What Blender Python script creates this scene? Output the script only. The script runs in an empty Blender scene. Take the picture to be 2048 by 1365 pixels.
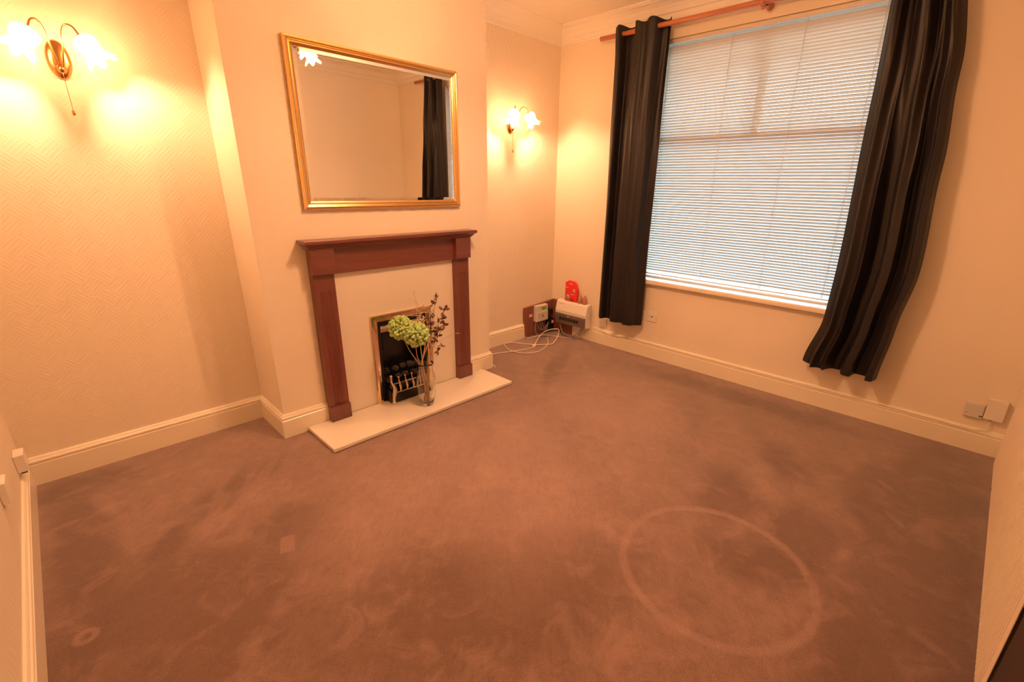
import bpy, math, random
from mathutils import Vector, Matrix, Quaternion

random.seed(7)
D = bpy.data
SC = bpy.context.scene
C = SC.collection
pi = math.pi

# ------------------------------------------------------------------ camera, light, exposure
W_PX, H_PX = 2048, 1365
F_PX, PPX, PPY = 926.87, 1055.54, 692.43
cam_d = D.cameras.new('camera')
cam = D.objects.new('camera', cam_d)
C.objects.link(cam)
cam_d.sensor_fit = 'HORIZONTAL'
cam_d.sensor_width = 36.0
cam_d.lens = 36.0 * F_PX / W_PX
cam_d.shift_x = -(PPX - W_PX / 2) / W_PX
cam_d.shift_y = (PPY - H_PX / 2) / W_PX
cam_d.clip_start = 0.02
r = Vector((0.69587989, -0.71795229, 0.01719564))
u = Vector((0.22439531, 0.24011714, 0.94445249))
f = Vector((0.6822008, 0.65336687, -0.32819782))
cam.matrix_world = Matrix(((r.x, u.x, -f.x, -0.7846), (r.y, u.y, -f.y, -2.7672), (r.z, u.z, -f.z, 1.4748), (0, 0, 0, 1)))
SC.camera = cam

BULB_COLOR = (1.0, 0.51, 0.285)
WALL_BULB = 2000.0         # emission strength of the wall lamp bulbs
CEIL_BULB = 4000.0        # emission strength of the pendant bulbs
SKY_LOW, SKY_HIGH = 1.7, 14.0   # pale horizon and street, brighter overcast sky above
world = D.worlds.new('daylight')
SC.world = world
world.use_nodes = True
wn = world.node_tree.nodes
wn['Background'].inputs[0].default_value = (0.66, 0.84, 1.0, 1)
_tc = wn.new('ShaderNodeTexCoord'); _sx = wn.new('ShaderNodeSeparateXYZ'); _mr = wn.new('ShaderNodeMapRange')
world.node_tree.links.new(_tc.outputs['Generated'], _sx.inputs[0])
world.node_tree.links.new(_sx.outputs[2], _mr.inputs[0])
for _i, _v in enumerate((0.10, 0.40, SKY_LOW, SKY_HIGH)): _mr.inputs[_i+1].default_value = _v
world.node_tree.links.new(_mr.outputs[0], wn['Background'].inputs[1])
SC.view_settings.view_transform = 'Standard'
SC.view_settings.look = 'None'
SC.view_settings.exposure = 0.0
SC.view_settings.gamma = 1.0
SC.view_settings.use_curve_mapping = False

# ------------------------------------------------------------------ room numbers
XL, XW, YB, YN, XR, H = -1.092, 2.87, 0.386, -3.165, 1.639, 2.79
HB = 0.148

# ------------------------------------------------------------------ mesh helper
class MB:
    def __init__(self):
        self.v = []; self.f = []; self.m = []; self.s = []
    def add(self, vs, fs, mat=0, smooth=False):
        o = len(self.v)
        self.v += [tuple(p) for p in vs]
        for q in fs:
            self.f.append([i + o for i in q]); self.m.append(mat); self.s.append(smooth)
        return self
    def box(self, a, b, mat=0):
        x0, y0, z0 = (min(a[i], b[i]) for i in range(3)); x1, y1, z1 = (max(a[i], b[i]) for i in range(3))
        vs = [(x0,y0,z0),(x1,y0,z0),(x1,y1,z0),(x0,y1,z0),(x0,y0,z1),(x1,y0,z1),(x1,y1,z1),(x0,y1,z1)]
        return self.add(vs, [(0,3,2,1),(4,5,6,7),(0,1,5,4),(1,2,6,5),(2,3,7,6),(3,0,4,7)], mat)
    def grid(self, rows, closed_u=False, closed_v=False, mat=0, smooth=True, caps=False):
        n, m = len(rows), len(rows[0])
        vs = [p for rw in rows for p in rw]; fs = []
        for i in range(n if closed_v else n - 1):
            for j in range(m if closed_u else m - 1):
                a = i*m + j; b = i*m + (j+1) % m; c = ((i+1) % n)*m + (j+1) % m; d = ((i+1) % n)*m + j
                fs.append((a, b, c, d))
        if caps:
            fs.append(tuple(range(m))[::-1]); fs.append(tuple(range((n-1)*m, n*m)))
        return self.add(vs, fs, mat, smooth)
    def tube(self, path, rad, seg=10, mat=0, caps=True, smooth=True):
        P = [Vector(p) for p in path]; n = len(P)
        R = rad if isinstance(rad, (list, tuple)) else [rad]*n
        rows = []; nx = None
        for i in range(n):
            t = (P[min(i+1, n-1)] - P[max(i-1, 0)]).normalized()
            if nx is None:
                nx = t.orthogonal().normalized()
            else:
                nx = (nx - t*nx.dot(t))
                nx = nx.normalized() if nx.length > 1e-6 else t.orthogonal().normalized()
            ny = t.cross(nx)
            rows.append([P[i] + (nx*math.cos(2*pi*k/seg) + ny*math.sin(2*pi*k/seg))*R[i] for k in range(seg)])
        return self.grid(rows, closed_u=True, mat=mat, smooth=smooth, caps=caps)
    def lathe(self, prof, base=(0,0,0), axis=(0,0,1), seg=24, mat=0, ruffle=None, smooth=True, caps=False):
        ax = Vector(axis).normalized(); q = Vector((0,0,1)).rotation_difference(ax); b = Vector(base)
        rows = []
        for i, (rr, zz) in enumerate(prof):
            row = []
            for k in range(seg):
                a = 2*pi*k/seg; r2, z2 = rr, zz
                if ruffle: r2, z2 = ruffle(i, a, rr, zz)
                row.append(b + q @ Vector((r2*math.cos(a), r2*math.sin(a), z2)))
            rows.append(row)
        return self.grid(rows, closed_u=True, mat=mat, smooth=smooth, caps=caps)
    def prism(self, poly, axis, a, b, mat=0, smooth=False):
        """poly: list of 2D points in the plane of the two other axes (xyz order); extruded from a to b."""
        def mk(p, t):
            if axis == 'x': return (t, p[0], p[1])
            if axis == 'y': return (p[0], t, p[1])
            return (p[0], p[1], t)
        n = len(poly)
        vs = [mk(p, a) for p in poly] + [mk(p, b) for p in poly]
        self.add(vs, [tuple(range(n))[::-1], tuple(range(n, 2*n))], mat)
        o = len(self.v) - 2*n
        for i in range(n):
            j = (i+1) % n
            self.f.append([o+i, o+j, o+n+j, o+n+i]); self.m.append(mat); self.s.append(smooth)
        return self
    def sphere(self, c, rad, sx=1, sy=1, sz=1, n=10, mat=0):
        rows = []
        for i in range(n+1):
            th = pi*i/n
            rr = max(math.sin(th), 0.001)
            rows.append([(c[0]+rad*sx*rr*math.cos(2*pi*k/(2*n)), c[1]+rad*sy*rr*math.sin(2*pi*k/(2*n)), c[2]+rad*sz*math.cos(th)) for k in range(2*n)])
        return self.grid(rows, closed_u=True, mat=mat)
    def sweep(self, path, prof, side, mat=0, smooth=False, closed=False):
        """sweep profile (offset, z) along a horizontal polyline; side=+1 offsets to the left of travel."""
        P = [Vector((p[0], p[1])) for p in path]; n = len(P); rows = []
        for i in range(n):
            if closed or (0 < i < n-1):
                d0 = (P[i]-P[i-1]).normalized(); d1 = (P[(i+1) % n]-P[i]).normalized()
            else:
                d0 = d1 = (P[1]-P[0]).normalized() if i == 0 else (P[-1]-P[-2]).normalized()
            n0 = Vector((-d0.y, d0.x))*side; n1 = Vector((-d1.y, d1.x))*side
            mv = n0 + n1; mv = mv / max(mv.dot(n0), 1e-6)
            rows.append([(P[i].x+mv.x*o, P[i].y+mv.y*o, z) for o, z in prof])
        return self.grid(rows, closed_u=True, closed_v=closed, mat=mat, smooth=smooth, caps=not closed)
    def build(self, name, mats, parent=None, bevel=0, solid=0, subsurf=0):
        me = D.meshes.new(name)
        me.from_pydata(self.v, [], self.f)
        mats = mats if isinstance(mats, (list, tuple)) else [mats]
        for mm in mats: me.materials.append(mm)
        for i, p in enumerate(me.polygons):
            p.material_index = self.m[i]; p.use_smooth = self.s[i]
        me.validate(); me.update()
        import bmesh
        bm = bmesh.new(); bm.from_mesh(me)
        bmesh.ops.recalc_face_normals(bm, faces=bm.faces); bm.to_mesh(me); bm.free()
        o = D.objects.new(name, me); C.objects.link(o)
        if parent is not None: o.parent = parent
        if solid:
            md = o.modifiers.new('solid', 'SOLIDIFY'); md.thickness = solid; md.offset = 0
        if bevel:
            md = o.modifiers.new('bevel', 'BEVEL'); md.width = bevel; md.segments = 2; md.limit_method = 'ANGLE'; md.angle_limit = 0.7
        if subsurf:
            md = o.modifiers.new('sub', 'SUBSURF'); md.levels = subsurf; md.render_levels = subsurf
        return o

def empty(name, loc=(0,0,0), rz=0):
    o = D.objects.new(name, None); C.objects.link(o); o.location = loc; o.rotation_euler = (0,0,rz)
    o.empty_display_size = 0.05
    return o
def tag(o, label, cat, group=None):
    o['label'] = label; o['category'] = cat
    if group: o['group'] = group
    return o
def struct(o):
    o['kind'] = 'structure'; return o
def local(o, parent):   # keep world geometry while parenting to a moved, unrotated empty
    o.location = -Vector(parent.location); return o
def copy_tree(o, parent=None):
    c = o.copy(); C.objects.link(c); c.parent = parent
    for ch in list(o.children): copy_tree(ch, c)
    return c
def smoothpath(pts, n=8):
    P = [Vector(p) for p in pts]; out = []
    for i in range(len(P)-1):
        p0, p1, p2, p3 = P[max(i-1,0)], P[i], P[i+1], P[min(i+2, len(P)-1)]
        for k in range(n):
            t = k/n
            out.append(0.5*((2*p1)+(p2-p0)*t+(2*p0-5*p1+4*p2-p3)*t*t+(3*p1-p0-3*p2+p3)*t**3))
    out.append(P[-1]); return out

# ------------------------------------------------------------------ materials
class NT:
    def __init__(self, name):
        self.mat = D.materials.new(name); self.mat.use_nodes = True
        self.t = self.mat.node_tree; self.n = self.t.nodes; self.b = self.n['Principled BSDF']
        self.out = self.n['Material Output']
    def node(self, ty, **kw):
        x = self.n.new(ty)
        for k, v in kw.items():
            if hasattr(x, k): setattr(x, k, v)
        return x
    def link(self, a, b): self.t.links.new(a, b)
    def math(self, op, a, b=None, c=None, clamp=False):
        x = self.n.new('ShaderNodeMath'); x.operation = op; x.use_clamp = clamp
        for i, q in enumerate((a, b, c)):
            if q is None: continue
            if isinstance(q, (int, float)): x.inputs[i].default_value = q
            else: self.link(q, x.inputs[i])
        return x.outputs[0]
    def mapr(self, v, a, b, c, d):
        x = self.n.new('ShaderNodeMapRange'); x.clamp = True
        self.link(v, x.inputs[0])
        for i, q in enumerate((a, b, c, d)): x.inputs[i+1].default_value = q
        return x.outputs[0]
    def mix(self, fac, a, b, mode='MIX'):
        x = self.n.new('ShaderNodeMix'); x.data_type = 'RGBA'; x.blend_type = mode
        if isinstance(fac, (int, float)): x.inputs[0].default_value = fac
        else: self.link(fac, x.inputs[0])
        for i, q in ((6, a), (7, b)):
            if isinstance(q, tuple): x.inputs[i].default_value = (*q, 1)
            else: self.link(q, x.inputs[i])
        return x.outputs[2]
    def noise(self, vec, scale, detail=3, rough=0.5, dist=0):
        x = self.n.new('ShaderNodeTexNoise'); x.inputs['Scale'].default_value = scale
        x.inputs['Detail'].default_value = detail; x.inputs['Roughness'].default_value = rough
        x.inputs['Distortion'].default_value = dist
        if vec is not None: self.link(vec, x.inputs['Vector'])
        return x.outputs[0]
    def pos(self):
        g = self.n.new('ShaderNodeNewGeometry'); return g.outputs['Position']
    def sep(self, v):
        s = self.n.new('ShaderNodeSeparateXYZ'); self.link(v, s.inputs[0]); return s.outputs
    def comb(self, x, y, z):
        s = self.n.new('ShaderNodeCombineXYZ')
        for i, q in enumerate((x, y, z)):
            if isinstance(q, (int, float)): s.inputs[i].default_value = q
            else: self.link(q, s.inputs[i])
        return s.outputs[0]
    def bump(self, h, strength=0.3, dist=0.002):
        b = self.n.new('ShaderNodeBump'); b.inputs['Strength'].default_value = strength
        b.inputs['Distance'].default_value = dist
        self.link(h, b.inputs['Height']); self.link(b.outputs[0], self.b.inputs['Normal'])
        return b

def mat(name, col, rough=0.5, metal=0.0, spec=0.5, coat=0, var=0.0, scale=20, bump=0, sheen=0):
    m = NT(name); b = m.b
    b.inputs['Base Color'].default_value = (*col, 1); b.inputs['Roughness'].default_value = rough
    b.inputs['Metallic'].default_value = metal; b.inputs['Specular IOR Level'].default_value = spec
    b.inputs['Coat Weight'].default_value = coat; b.inputs['Coat Roughness'].default_value = 0.15
    if sheen:
        b.inputs['Sheen Weight'].default_value = sheen; b.inputs['Sheen Roughness'].default_value = 0.4
    if var or bump:
        n = m.noise(m.pos(), scale, 4)
        if var:
            lo = tuple(c*(1-var) for c in col); hi = tuple(min(1, c*(1+var)) for c in col)
            m.link(m.mix(n, lo, hi), b.inputs['Base Color'])
        if bump: m.bump(n, 0.5, bump)
    return m.mat

WALLC = (0.86, 0.762, 0.595)
def wallpaper_diagonal():
    m = NT('embossed_basket_wallpaper'); P = m.sep(m.pos())
    a = m.math('ADD', P[0], P[1])
    uu = m.math('MULTIPLY', m.math('ADD', a, P[2]), 0.7071)
    vv = m.math('MULTIPLY', m.math('SUBTRACT', a, P[2]), 0.7071)
    cell = 0.075
    cu = m.math('FLOOR', m.math('DIVIDE', uu, cell)); cv = m.math('FLOOR', m.math('DIVIDE', vv, cell))
    chk = m.math('MODULO', m.math('ABSOLUTE', m.math('ADD', cu, cv)), 2)
    k = 2*pi/(cell/5)
    su = m.math('SINE', m.math('MULTIPLY', uu, k)); sv = m.math('SINE', m.math('MULTIPLY', vv, k))
    h = m.math('ADD', m.math('MULTIPLY', su, chk), m.math('MULTIPLY', sv, m.math('SUBTRACT', 1, chk)))
    fine = m.noise(m.pos(), 180, 2)
    h2 = m.math('ADD', m.math('MAXIMUM', h, 0.0), m.math('MULTIPLY', fine, 0.4))
    m.bump(h2, 0.28, 0.0016)
    n = m.noise(m.pos(), 2.2, 3)
    m.link(m.mix(n, tuple(c*0.97 for c in WALLC), WALLC), m.b.inputs['Base Color'])
    m.b.inputs['Roughness'].default_value = 0.55; m.b.inputs['Specular IOR Level'].default_value = 0.25
    return m.mat
def wallpaper_wavy(horizontal_axis='y'):
    m = NT('moire_wave_wallpaper_' + horizontal_axis); P = m.sep(m.pos())
    hcoord = P[1] if horizontal_axis == 'y' else P[0]
    wob = m.math('MULTIPLY', m.math('SINE', m.math('MULTIPLY', P[2], 52)), 0.010)
    nz = m.noise(m.comb(m.math('MULTIPLY', hcoord, 9), m.math('MULTIPLY', P[2], 3.2), 0), 1.0, 3)
    x = m.math('ADD', m.math('ADD', hcoord, wob), m.math('MULTIPLY', nz, 0.07))
    s = m.math('SINE', m.math('MULTIPLY', x, 2*pi/0.034))
    m.bump(s, 0.22, 0.0015)
    sh = m.mapr(s, -1, 1, 0, 1)
    m.link(m.mix(sh, tuple(c*0.95 for c in WALLC), WALLC), m.b.inputs['Base Color'])
    m.b.inputs['Roughness'].default_value = 0.5; m.b.inputs['Specular IOR Level'].default_value = 0.3
    return m.mat
def wall_plain(name='woodchip_painted_wall', WALLC=WALLC):
    m = NT(name)
    n = m.noise(m.pos(), 60, 3); n2 = m.noise(m.pos(), 2.0, 3)
    m.bump(n, 0.22, 0.0016)
    m.link(m.mix(n2, tuple(c*0.965 for c in WALLC), WALLC), m.b.inputs['Base Color'])
    m.b.inputs['Roughness'].default_value = 0.65; m.b.inputs['Specular IOR Level'].default_value = 0.2
    return m.mat

def carpet():
    m = NT('taupe_cut_pile_carpet'); pos = m.pos(); P = m.sep(pos)
    base = (0.355, 0.226, 0.176); dark = (0.135, 0.080, 0.058); light = (0.43, 0.275, 0.222)
    # brushed pile patches
    st = m.comb(m.math('MULTIPLY', m.math('ADD', P[0], P[1]), 0.9), m.math('MULTIPLY', m.math('SUBTRACT', P[0], P[1]), 2.2), 0)
    n1 = m.noise(st, 1.1, 6, 0.62, 0.6)
    n2 = m.noise(pos, 5.5, 5, 0.65, 0.8)
    n3 = m.noise(pos, 230, 3, 0.75); n5 = m.noise(m.comb(m.math('MULTIPLY', m.math('ADD', P[0], P[1]), 9), m.math('MULTIPLY', m.math('SUBTRACT', P[0], P[1]), 38), 0), 1.0, 4, 0.65)
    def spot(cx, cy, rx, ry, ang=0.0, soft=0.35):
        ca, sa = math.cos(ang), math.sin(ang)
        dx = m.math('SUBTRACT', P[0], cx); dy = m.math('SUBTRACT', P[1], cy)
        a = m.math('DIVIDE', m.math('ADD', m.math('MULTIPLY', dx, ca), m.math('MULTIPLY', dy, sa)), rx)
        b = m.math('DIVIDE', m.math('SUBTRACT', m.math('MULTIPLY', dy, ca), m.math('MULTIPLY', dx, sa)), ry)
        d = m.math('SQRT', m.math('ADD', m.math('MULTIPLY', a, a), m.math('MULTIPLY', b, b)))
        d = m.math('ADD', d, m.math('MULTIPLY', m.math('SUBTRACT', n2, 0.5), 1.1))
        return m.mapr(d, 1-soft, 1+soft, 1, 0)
    col = m.mix(m.mapr(n1, 0.36, 0.64, 0, 1), tuple(c*0.80 for c in base), base)
    n4 = m.noise(pos, 14, 5, 0.7, 1.0)
    col = m.mix(m.mapr(n4, 0.42, 0.66, 0, 0.30), col, dark)
    # trodden patches, corner vignette painted in as broad dark spots, brushed light ones
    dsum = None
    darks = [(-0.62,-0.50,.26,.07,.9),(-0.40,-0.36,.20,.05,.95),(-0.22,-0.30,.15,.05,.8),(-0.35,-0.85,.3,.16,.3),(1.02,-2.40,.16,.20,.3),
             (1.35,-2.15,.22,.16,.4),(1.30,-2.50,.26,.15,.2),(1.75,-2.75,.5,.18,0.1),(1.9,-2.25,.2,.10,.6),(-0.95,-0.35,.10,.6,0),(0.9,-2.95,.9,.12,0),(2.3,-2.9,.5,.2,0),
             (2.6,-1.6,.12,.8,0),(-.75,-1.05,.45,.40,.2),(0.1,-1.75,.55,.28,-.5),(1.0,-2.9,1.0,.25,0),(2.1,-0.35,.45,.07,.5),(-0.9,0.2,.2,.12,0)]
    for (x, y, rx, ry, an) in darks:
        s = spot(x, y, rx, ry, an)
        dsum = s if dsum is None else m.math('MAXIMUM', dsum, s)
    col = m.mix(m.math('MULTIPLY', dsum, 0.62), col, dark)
    lsum = None
    lights = [(-0.70,0.21,.07,.022,.1),(-0.93,0.17,.07,.020,.2),(-0.62,0.02,.07,.022,.2),(-0.85,-0.05,.035,.13,.2),(-0.99,-0.12,.05,.02,.1),(-0.25,-0.34,.22,.03,.9),
              (2.05,-2.70,.06,.02,.8),(1.75,-2.78,.06,.015,.8),(0.7,-1.3,.7,.3,.8),(1.9,-1.1,.5,.35,.7),(0.3,-.85,.6,.3,.3)]
    for (x, y, rx, ry, an) in lights:
        s = spot(x, y, rx, ry, an, 0.3)
        lsum = s if lsum is None else m.math('MAXIMUM', lsum, s)
    col = m.mix(m.math('MULTIPLY', lsum, 0.34), col, light)
    # pressed ring left by a round table, and a small ring left by a furniture cup
    def ring(cx, cy, rad, w, soft=1.0):
        dx = m.math('SUBTRACT', P[0], cx); dy = m.math('SUBTRACT', P[1], cy)
        d = m.math('SQRT', m.math('ADD', m.math('MULTIPLY', dx, dx), m.math('MULTIPLY', dy, dy)))
        d = m.math('ADD', d, m.math('MULTIPLY', m.math('SUBTRACT', n2, 0.5), 0.03*soft))
        e = m.math('ABSOLUTE', m.math('SUBTRACT', d, rad))
        return m.mapr(e, w*0.35, w, 1, 0), m.math('SUBTRACT', d, rad)
    r1, sd = ring(0.852, -2.285, 0.368, 0.024)
    r2, _ = ring(-0.977, -0.899, 0.026, 0.014, 0.15)
    col = m.mix(m.math('MULTIPLY', r1, m.mapr(n1, 0.3, 0.6, 0.30, 0.58)), col, light)
    col = m.mix(m.math('MULTIPLY', r2, 0.6), col, light)
    # one lighter repaired rectangle
    dx = m.math('SUBTRACT', P[0], -0.335); dy = m.math('SUBTRACT', P[1], -0.93)
    aa = m.math('ABSOLUTE', m.math('ADD', m.math('MULTIPLY', dx, 0.35), m.math('MULTIPLY', dy, 0.94)))
    bb = m.math('ABSOLUTE', m.math('SUBTRACT', m.math('MULTIPLY', dx, 0.94), m.math('MULTIPLY', dy, 0.35)))
    rect = m.math('MULTIPLY', m.mapr(aa, 0.050, 0.056, 1, 0), m.mapr(bb, 0.026, 0.030, 1, 0))
    col = m.mix(m.math('MULTIPLY', rect, 0.5), col, light)
    # tuft speckle
    col = m.mix(m.mapr(n3, 0.40, 0.62, 0, 0.42), col, tuple(c*0.45 for c in dark))
    col = m.mix(m.mapr(n5, 0.45, 0.68, 0, 0.20), col, dark)
    col = m.mix(m.mapr(n2, 0.50, 0.72, 0, 0.30), col, light)
    m.link(col, m.b.inputs['Base Color'])
    m.b.inputs['Roughness'].default_value = 0.95; m.b.inputs['Specular IOR Level'].default_value = 0.1
    m.b.inputs['Sheen Weight'].default_value = 0.7; m.b.inputs['Sheen Roughness'].default_value = 0.4
    hh = m.math('ADD', m.math('MULTIPLY', n3, 0.5), m.math('MULTIPLY', n2, 0.6))
    hh = m.math('SUBTRACT', hh, m.math('MULTIPLY', r1, 0.6))
    m.bump(hh, 0.7, 0.006)
    return m.mat

def wood(name, c0, c1, axis='z', rough=0.28, coat=0.35):
    m = NT(name); P = m.sep(m.pos())
    sc = {'x': (1.2, 22, 22), 'y': (22, 1.2, 22), 'z': (22, 22, 1.2)}[axis]
    v = m.comb(*[m.math('MULTIPLY', P[i], sc[i]) for i in range(3)])
    n = m.noise(v, 1.6, 5, 0.6, 1.2)
    m.link(m.mix(m.mapr(n, 0.3, 0.7, 0, 1), c0, c1), m.b.inputs['Base Color'])
    m.b.inputs['Roughness'].default_value = rough; m.b.inputs['Coat Weight'].default_value = coat
    m.b.inputs['Coat Roughness'].default_value = 0.25
    m.bump(n, 0.08, 0.001)
    return m.mat

M = {}
M['diag'] = wallpaper_diagonal(); M['wavy_y'] = wallpaper_wavy('y'); M['wavy_x'] = wallpaper_wavy('x'); M['plain'] = wall_plain(); M['near'] = wall_plain('lightened_near_wall', (0.93, 0.86, 0.72))  # near wall colour lightened to brighten what the mirror reflects
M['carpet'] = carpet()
M['ceiling'] = mat('ceiling_emulsion', (0.90, 0.85, 0.74), 0.8, var=0.02, scale=3, bump=0.0005)
M['gloss'] = mat('cream_gloss_paint', (0.88, 0.80, 0.62), 0.24, spec=0.5, var=0.02, scale=4)
M['mahog_z'] = wood('mahogany_upright', (0.135, 0.040, 0.030), (0.205, 0.062, 0.046), 'z')
M['mahog_x'] = wood('mahogany_level', (0.135, 0.040, 0.030), (0.205, 0.062, 0.046), 'x')
M['pole'] = wood('orange_pine_pole', (0.50, 0.17, 0.075), (0.60, 0.22, 0.10), 'y', 0.35)
M['board'] = wood('brown_backing_board', (0.20, 0.075, 0.05), (0.30, 0.11, 0.075), 'z', 0.6, 0)
M['marble'] = mat('cream_marble_slab', (0.80, 0.73, 0.60), 0.12, spec=0.5, var=0.03, scale=6)
M['gilt'] = mat('gilt_moulding', (0.88, 0.60, 0.26), 0.24, 1.0, var=0.04, scale=10)
M['brass'] = mat('polished_brass', (0.93, 0.74, 0.50), 0.18, 1.0)
M['lampbrass'] = mat('antique_brass', (0.60, 0.33, 0.13), 0.2, 1.0)
M['chrome'] = mat('silvered_fret', (0.72, 0.62, 0.48), 0.2, 1.0)
M['black'] = mat('black_enamel', (0.008, 0.008, 0.008), 0.28, spec=0.5)
M['soot'] = mat('soot_black_metal', (0.012, 0.011, 0.010), 0.6)
M['coal'] = mat('ceramic_coal', (0.045, 0.035, 0.028), 0.75, var=0.5, scale=30, bump=0.004)
M['whiteplastic'] = mat('cream_white_plastic', (0.82, 0.77, 0.66), 0.32)
M['greyplastic'] = mat('grey_white_plastic', (0.66, 0.63, 0.56), 0.4)
M['cable'] = mat('white_pvc_cable', (0.85, 0.80, 0.68), 0.4)
M['greycable'] = mat('grey_pvc_cable', (0.22, 0.21, 0.19), 0.45)
M['green_lcd'] = mat('green_display', (0.16, 0.42, 0.06), 0.3)
M['red_card'] = mat('red_printed_card', (0.85, 0.035, 0.03), 0.35, coat=0.2)
M['pale_print'] = mat('pale_pink_print', (0.85, 0.45, 0.35), 0.5)
M['darkred'] = mat('dark_red_print', (0.28, 0.012, 0.012), 0.5)
M['greyprint'] = mat('grey_blister', (0.36, 0.33, 0.24), 0.4)
M['clay'] = mat('brown_pink_glaze', (0.50, 0.22, 0.14), 0.35, var=0.25, scale=25)
M['smoke'] = mat('smoked_flap', (0.155, 0.12, 0.115), 0.18, coat=0.3)
M['curtain'] = mat('black_brown_satin_curtain', (0.0105, 0.0080, 0.0085), 0.48, spec=0.4, sheen=0.02, var=0.05, scale=200)
M['slat'] = mat('white_enamel_slat', (0.74, 0.68, 0.56), 0.22, spec=0.5)
M['upvc'] = mat('white_window_frame', (0.90, 0.88, 0.84), 0.35)
M['radiator'] = mat('radiator_enamel', (0.86, 0.74, 0.56), 0.35)
M['cord'] = mat('pale_blind_cord', (0.80, 0.78, 0.72), 0.7)
M['dried'] = mat('dried_straw_stem', (0.50, 0.33, 0.17), 0.8, var=0.25, scale=60)
M['raffia'] = mat('pale_raffia', (0.66, 0.50, 0.33), 0.8)
M['deadleaf'] = mat('dried_mauve_leaf', (0.22, 0.11, 0.085), 0.75, var=0.35, scale=50)
M['petal'] = mat('lime_silk_petal', (0.46, 0.66, 0.22), 0.7, var=0.18, scale=45)
M['petal_tip'] = mat('olive_silk_petal_tip', (0.42, 0.52, 0.15), 0.7, var=0.25, scale=60)
M['redled'] = mat('dark_red_socket_hole', (0.16, 0.02, 0.015), 0.5)
M['shadowgap'] = mat('dark_cable_entry', (0.02, 0.015, 0.012), 0.8)
M['orangebead'] = mat('orange_dried_petal', (0.85, 0.42, 0.12), 0.6)

def glassmat(name, col=(1, 1, 1), rough=0.0):
    m = NT(name); b = m.b
    b.inputs['Base Color'].default_value = (*col, 1); b.inputs['Roughness'].default_value = rough
    b.inputs['Transmission Weight'].default_value = 1.0; b.inputs['IOR'].default_value = 1.45
    return m.mat
M['glass'] = glassmat('clear_vase_glass', (0.97, 0.98, 0.96))
def panemat():
    m = NT('window_pane_glass')
    tr = m.node('ShaderNodeBsdfTransparent'); tr.inputs[0].default_value = (0.95, 0.97, 0.97, 1)
    gl = m.node('ShaderNodeBsdfGlossy'); gl.inputs['Roughness'].default_value = 0.0
    fr = m.node('ShaderNodeFresnel'); fr.inputs[0].default_value = 1.45
    mx = m.node('ShaderNodeMixShader')
    m.link(fr.outputs[0], mx.inputs[0]); m.link(tr.outputs[0], mx.inputs[1]); m.link(gl.outputs[0], mx.inputs[2])
    m.link(mx.outputs[0], m.out.inputs[0]); return m.mat
M['pane'] = panemat()
def mirrormat():
    m = NT('mirror_silvering'); b = m.b
    b.inputs['Base Color'].default_value = (0.95, 0.95, 0.92, 1); b.inputs['Metallic'].default_value = 1
    b.inputs['Roughness'].default_value = 0.01; return m.mat
M['mirror'] = mirrormat()
def shademat(name, opaque):
    m = NT(name)
    tr = m.node('ShaderNodeBsdfTransparent'); tr.inputs[0].default_value = (1, 0.95, 0.86, 1)
    tl = m.node('ShaderNodeBsdfTranslucent'); tl.inputs[0].default_value = (0.95, 0.90, 0.80, 1)
    gl = m.node('ShaderNodeBsdfDiffuse'); gl.inputs[0].default_value = (0.9, 0.85, 0.75, 1)
    m1 = m.node('ShaderNodeMixShader'); m1.inputs[0].default_value = 0.35
    m.link(tl.outputs[0], m1.inputs[1]); m.link(gl.outputs[0], m1.inputs[2])
    m2 = m.node('ShaderNodeMixShader'); m2.inputs[0].default_value = opaque
    m.link(tr.outputs[0], m2.inputs[1]); m.link(m1.outputs[0], m2.inputs[2])
    m.link(m2.outputs[0], m.out.inputs[0]); return m.mat
M['shade'] = shademat('frosted_flower_glass', 0.68)
M['pendant_shade'] = shademat('clear_flower_glass', 0.45)
def emis(name, col, strength):
    m = NT(name); e = m.node('ShaderNodeEmission')
    e.inputs[0].default_value = (*col, 1); e.inputs[1].default_value = strength
    m.link(e.outputs[0], m.out.inputs[0]); return m.mat
M['wallbulb'] = emis('lit_wall_bulb', BULB_COLOR, WALL_BULB)
M['ceilbulb'] = emis('lit_pendant_bulb', BULB_COLOR, CEIL_BULB)

# ------------------------------------------------------------------ the setting
T = 0.12
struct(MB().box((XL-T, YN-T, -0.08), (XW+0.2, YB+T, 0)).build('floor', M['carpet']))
struct(MB().box((XL-T, YN-T, H), (XW+0.2, YB+T, H+0.1)).build('ceiling', M['ceiling']))
struct(MB().box((XL-T, YN-T, 0), (XL, YB+T, H)).build('wall_left', M['wavy_y']))
struct(MB().box((XL, YB, 0), (0.3, YB+T, H)).build('wall_back_left', M['diag']))
struct(MB().box((XR-0.3, YB, 0), (XW+0.2, YB+T, H)).build('wall_back_right', M['wavy_x']))
struct(MB().box((XL, YN-T, 0), (XW+0.2, YN, H)).build('wall_near', M['near']))
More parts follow.
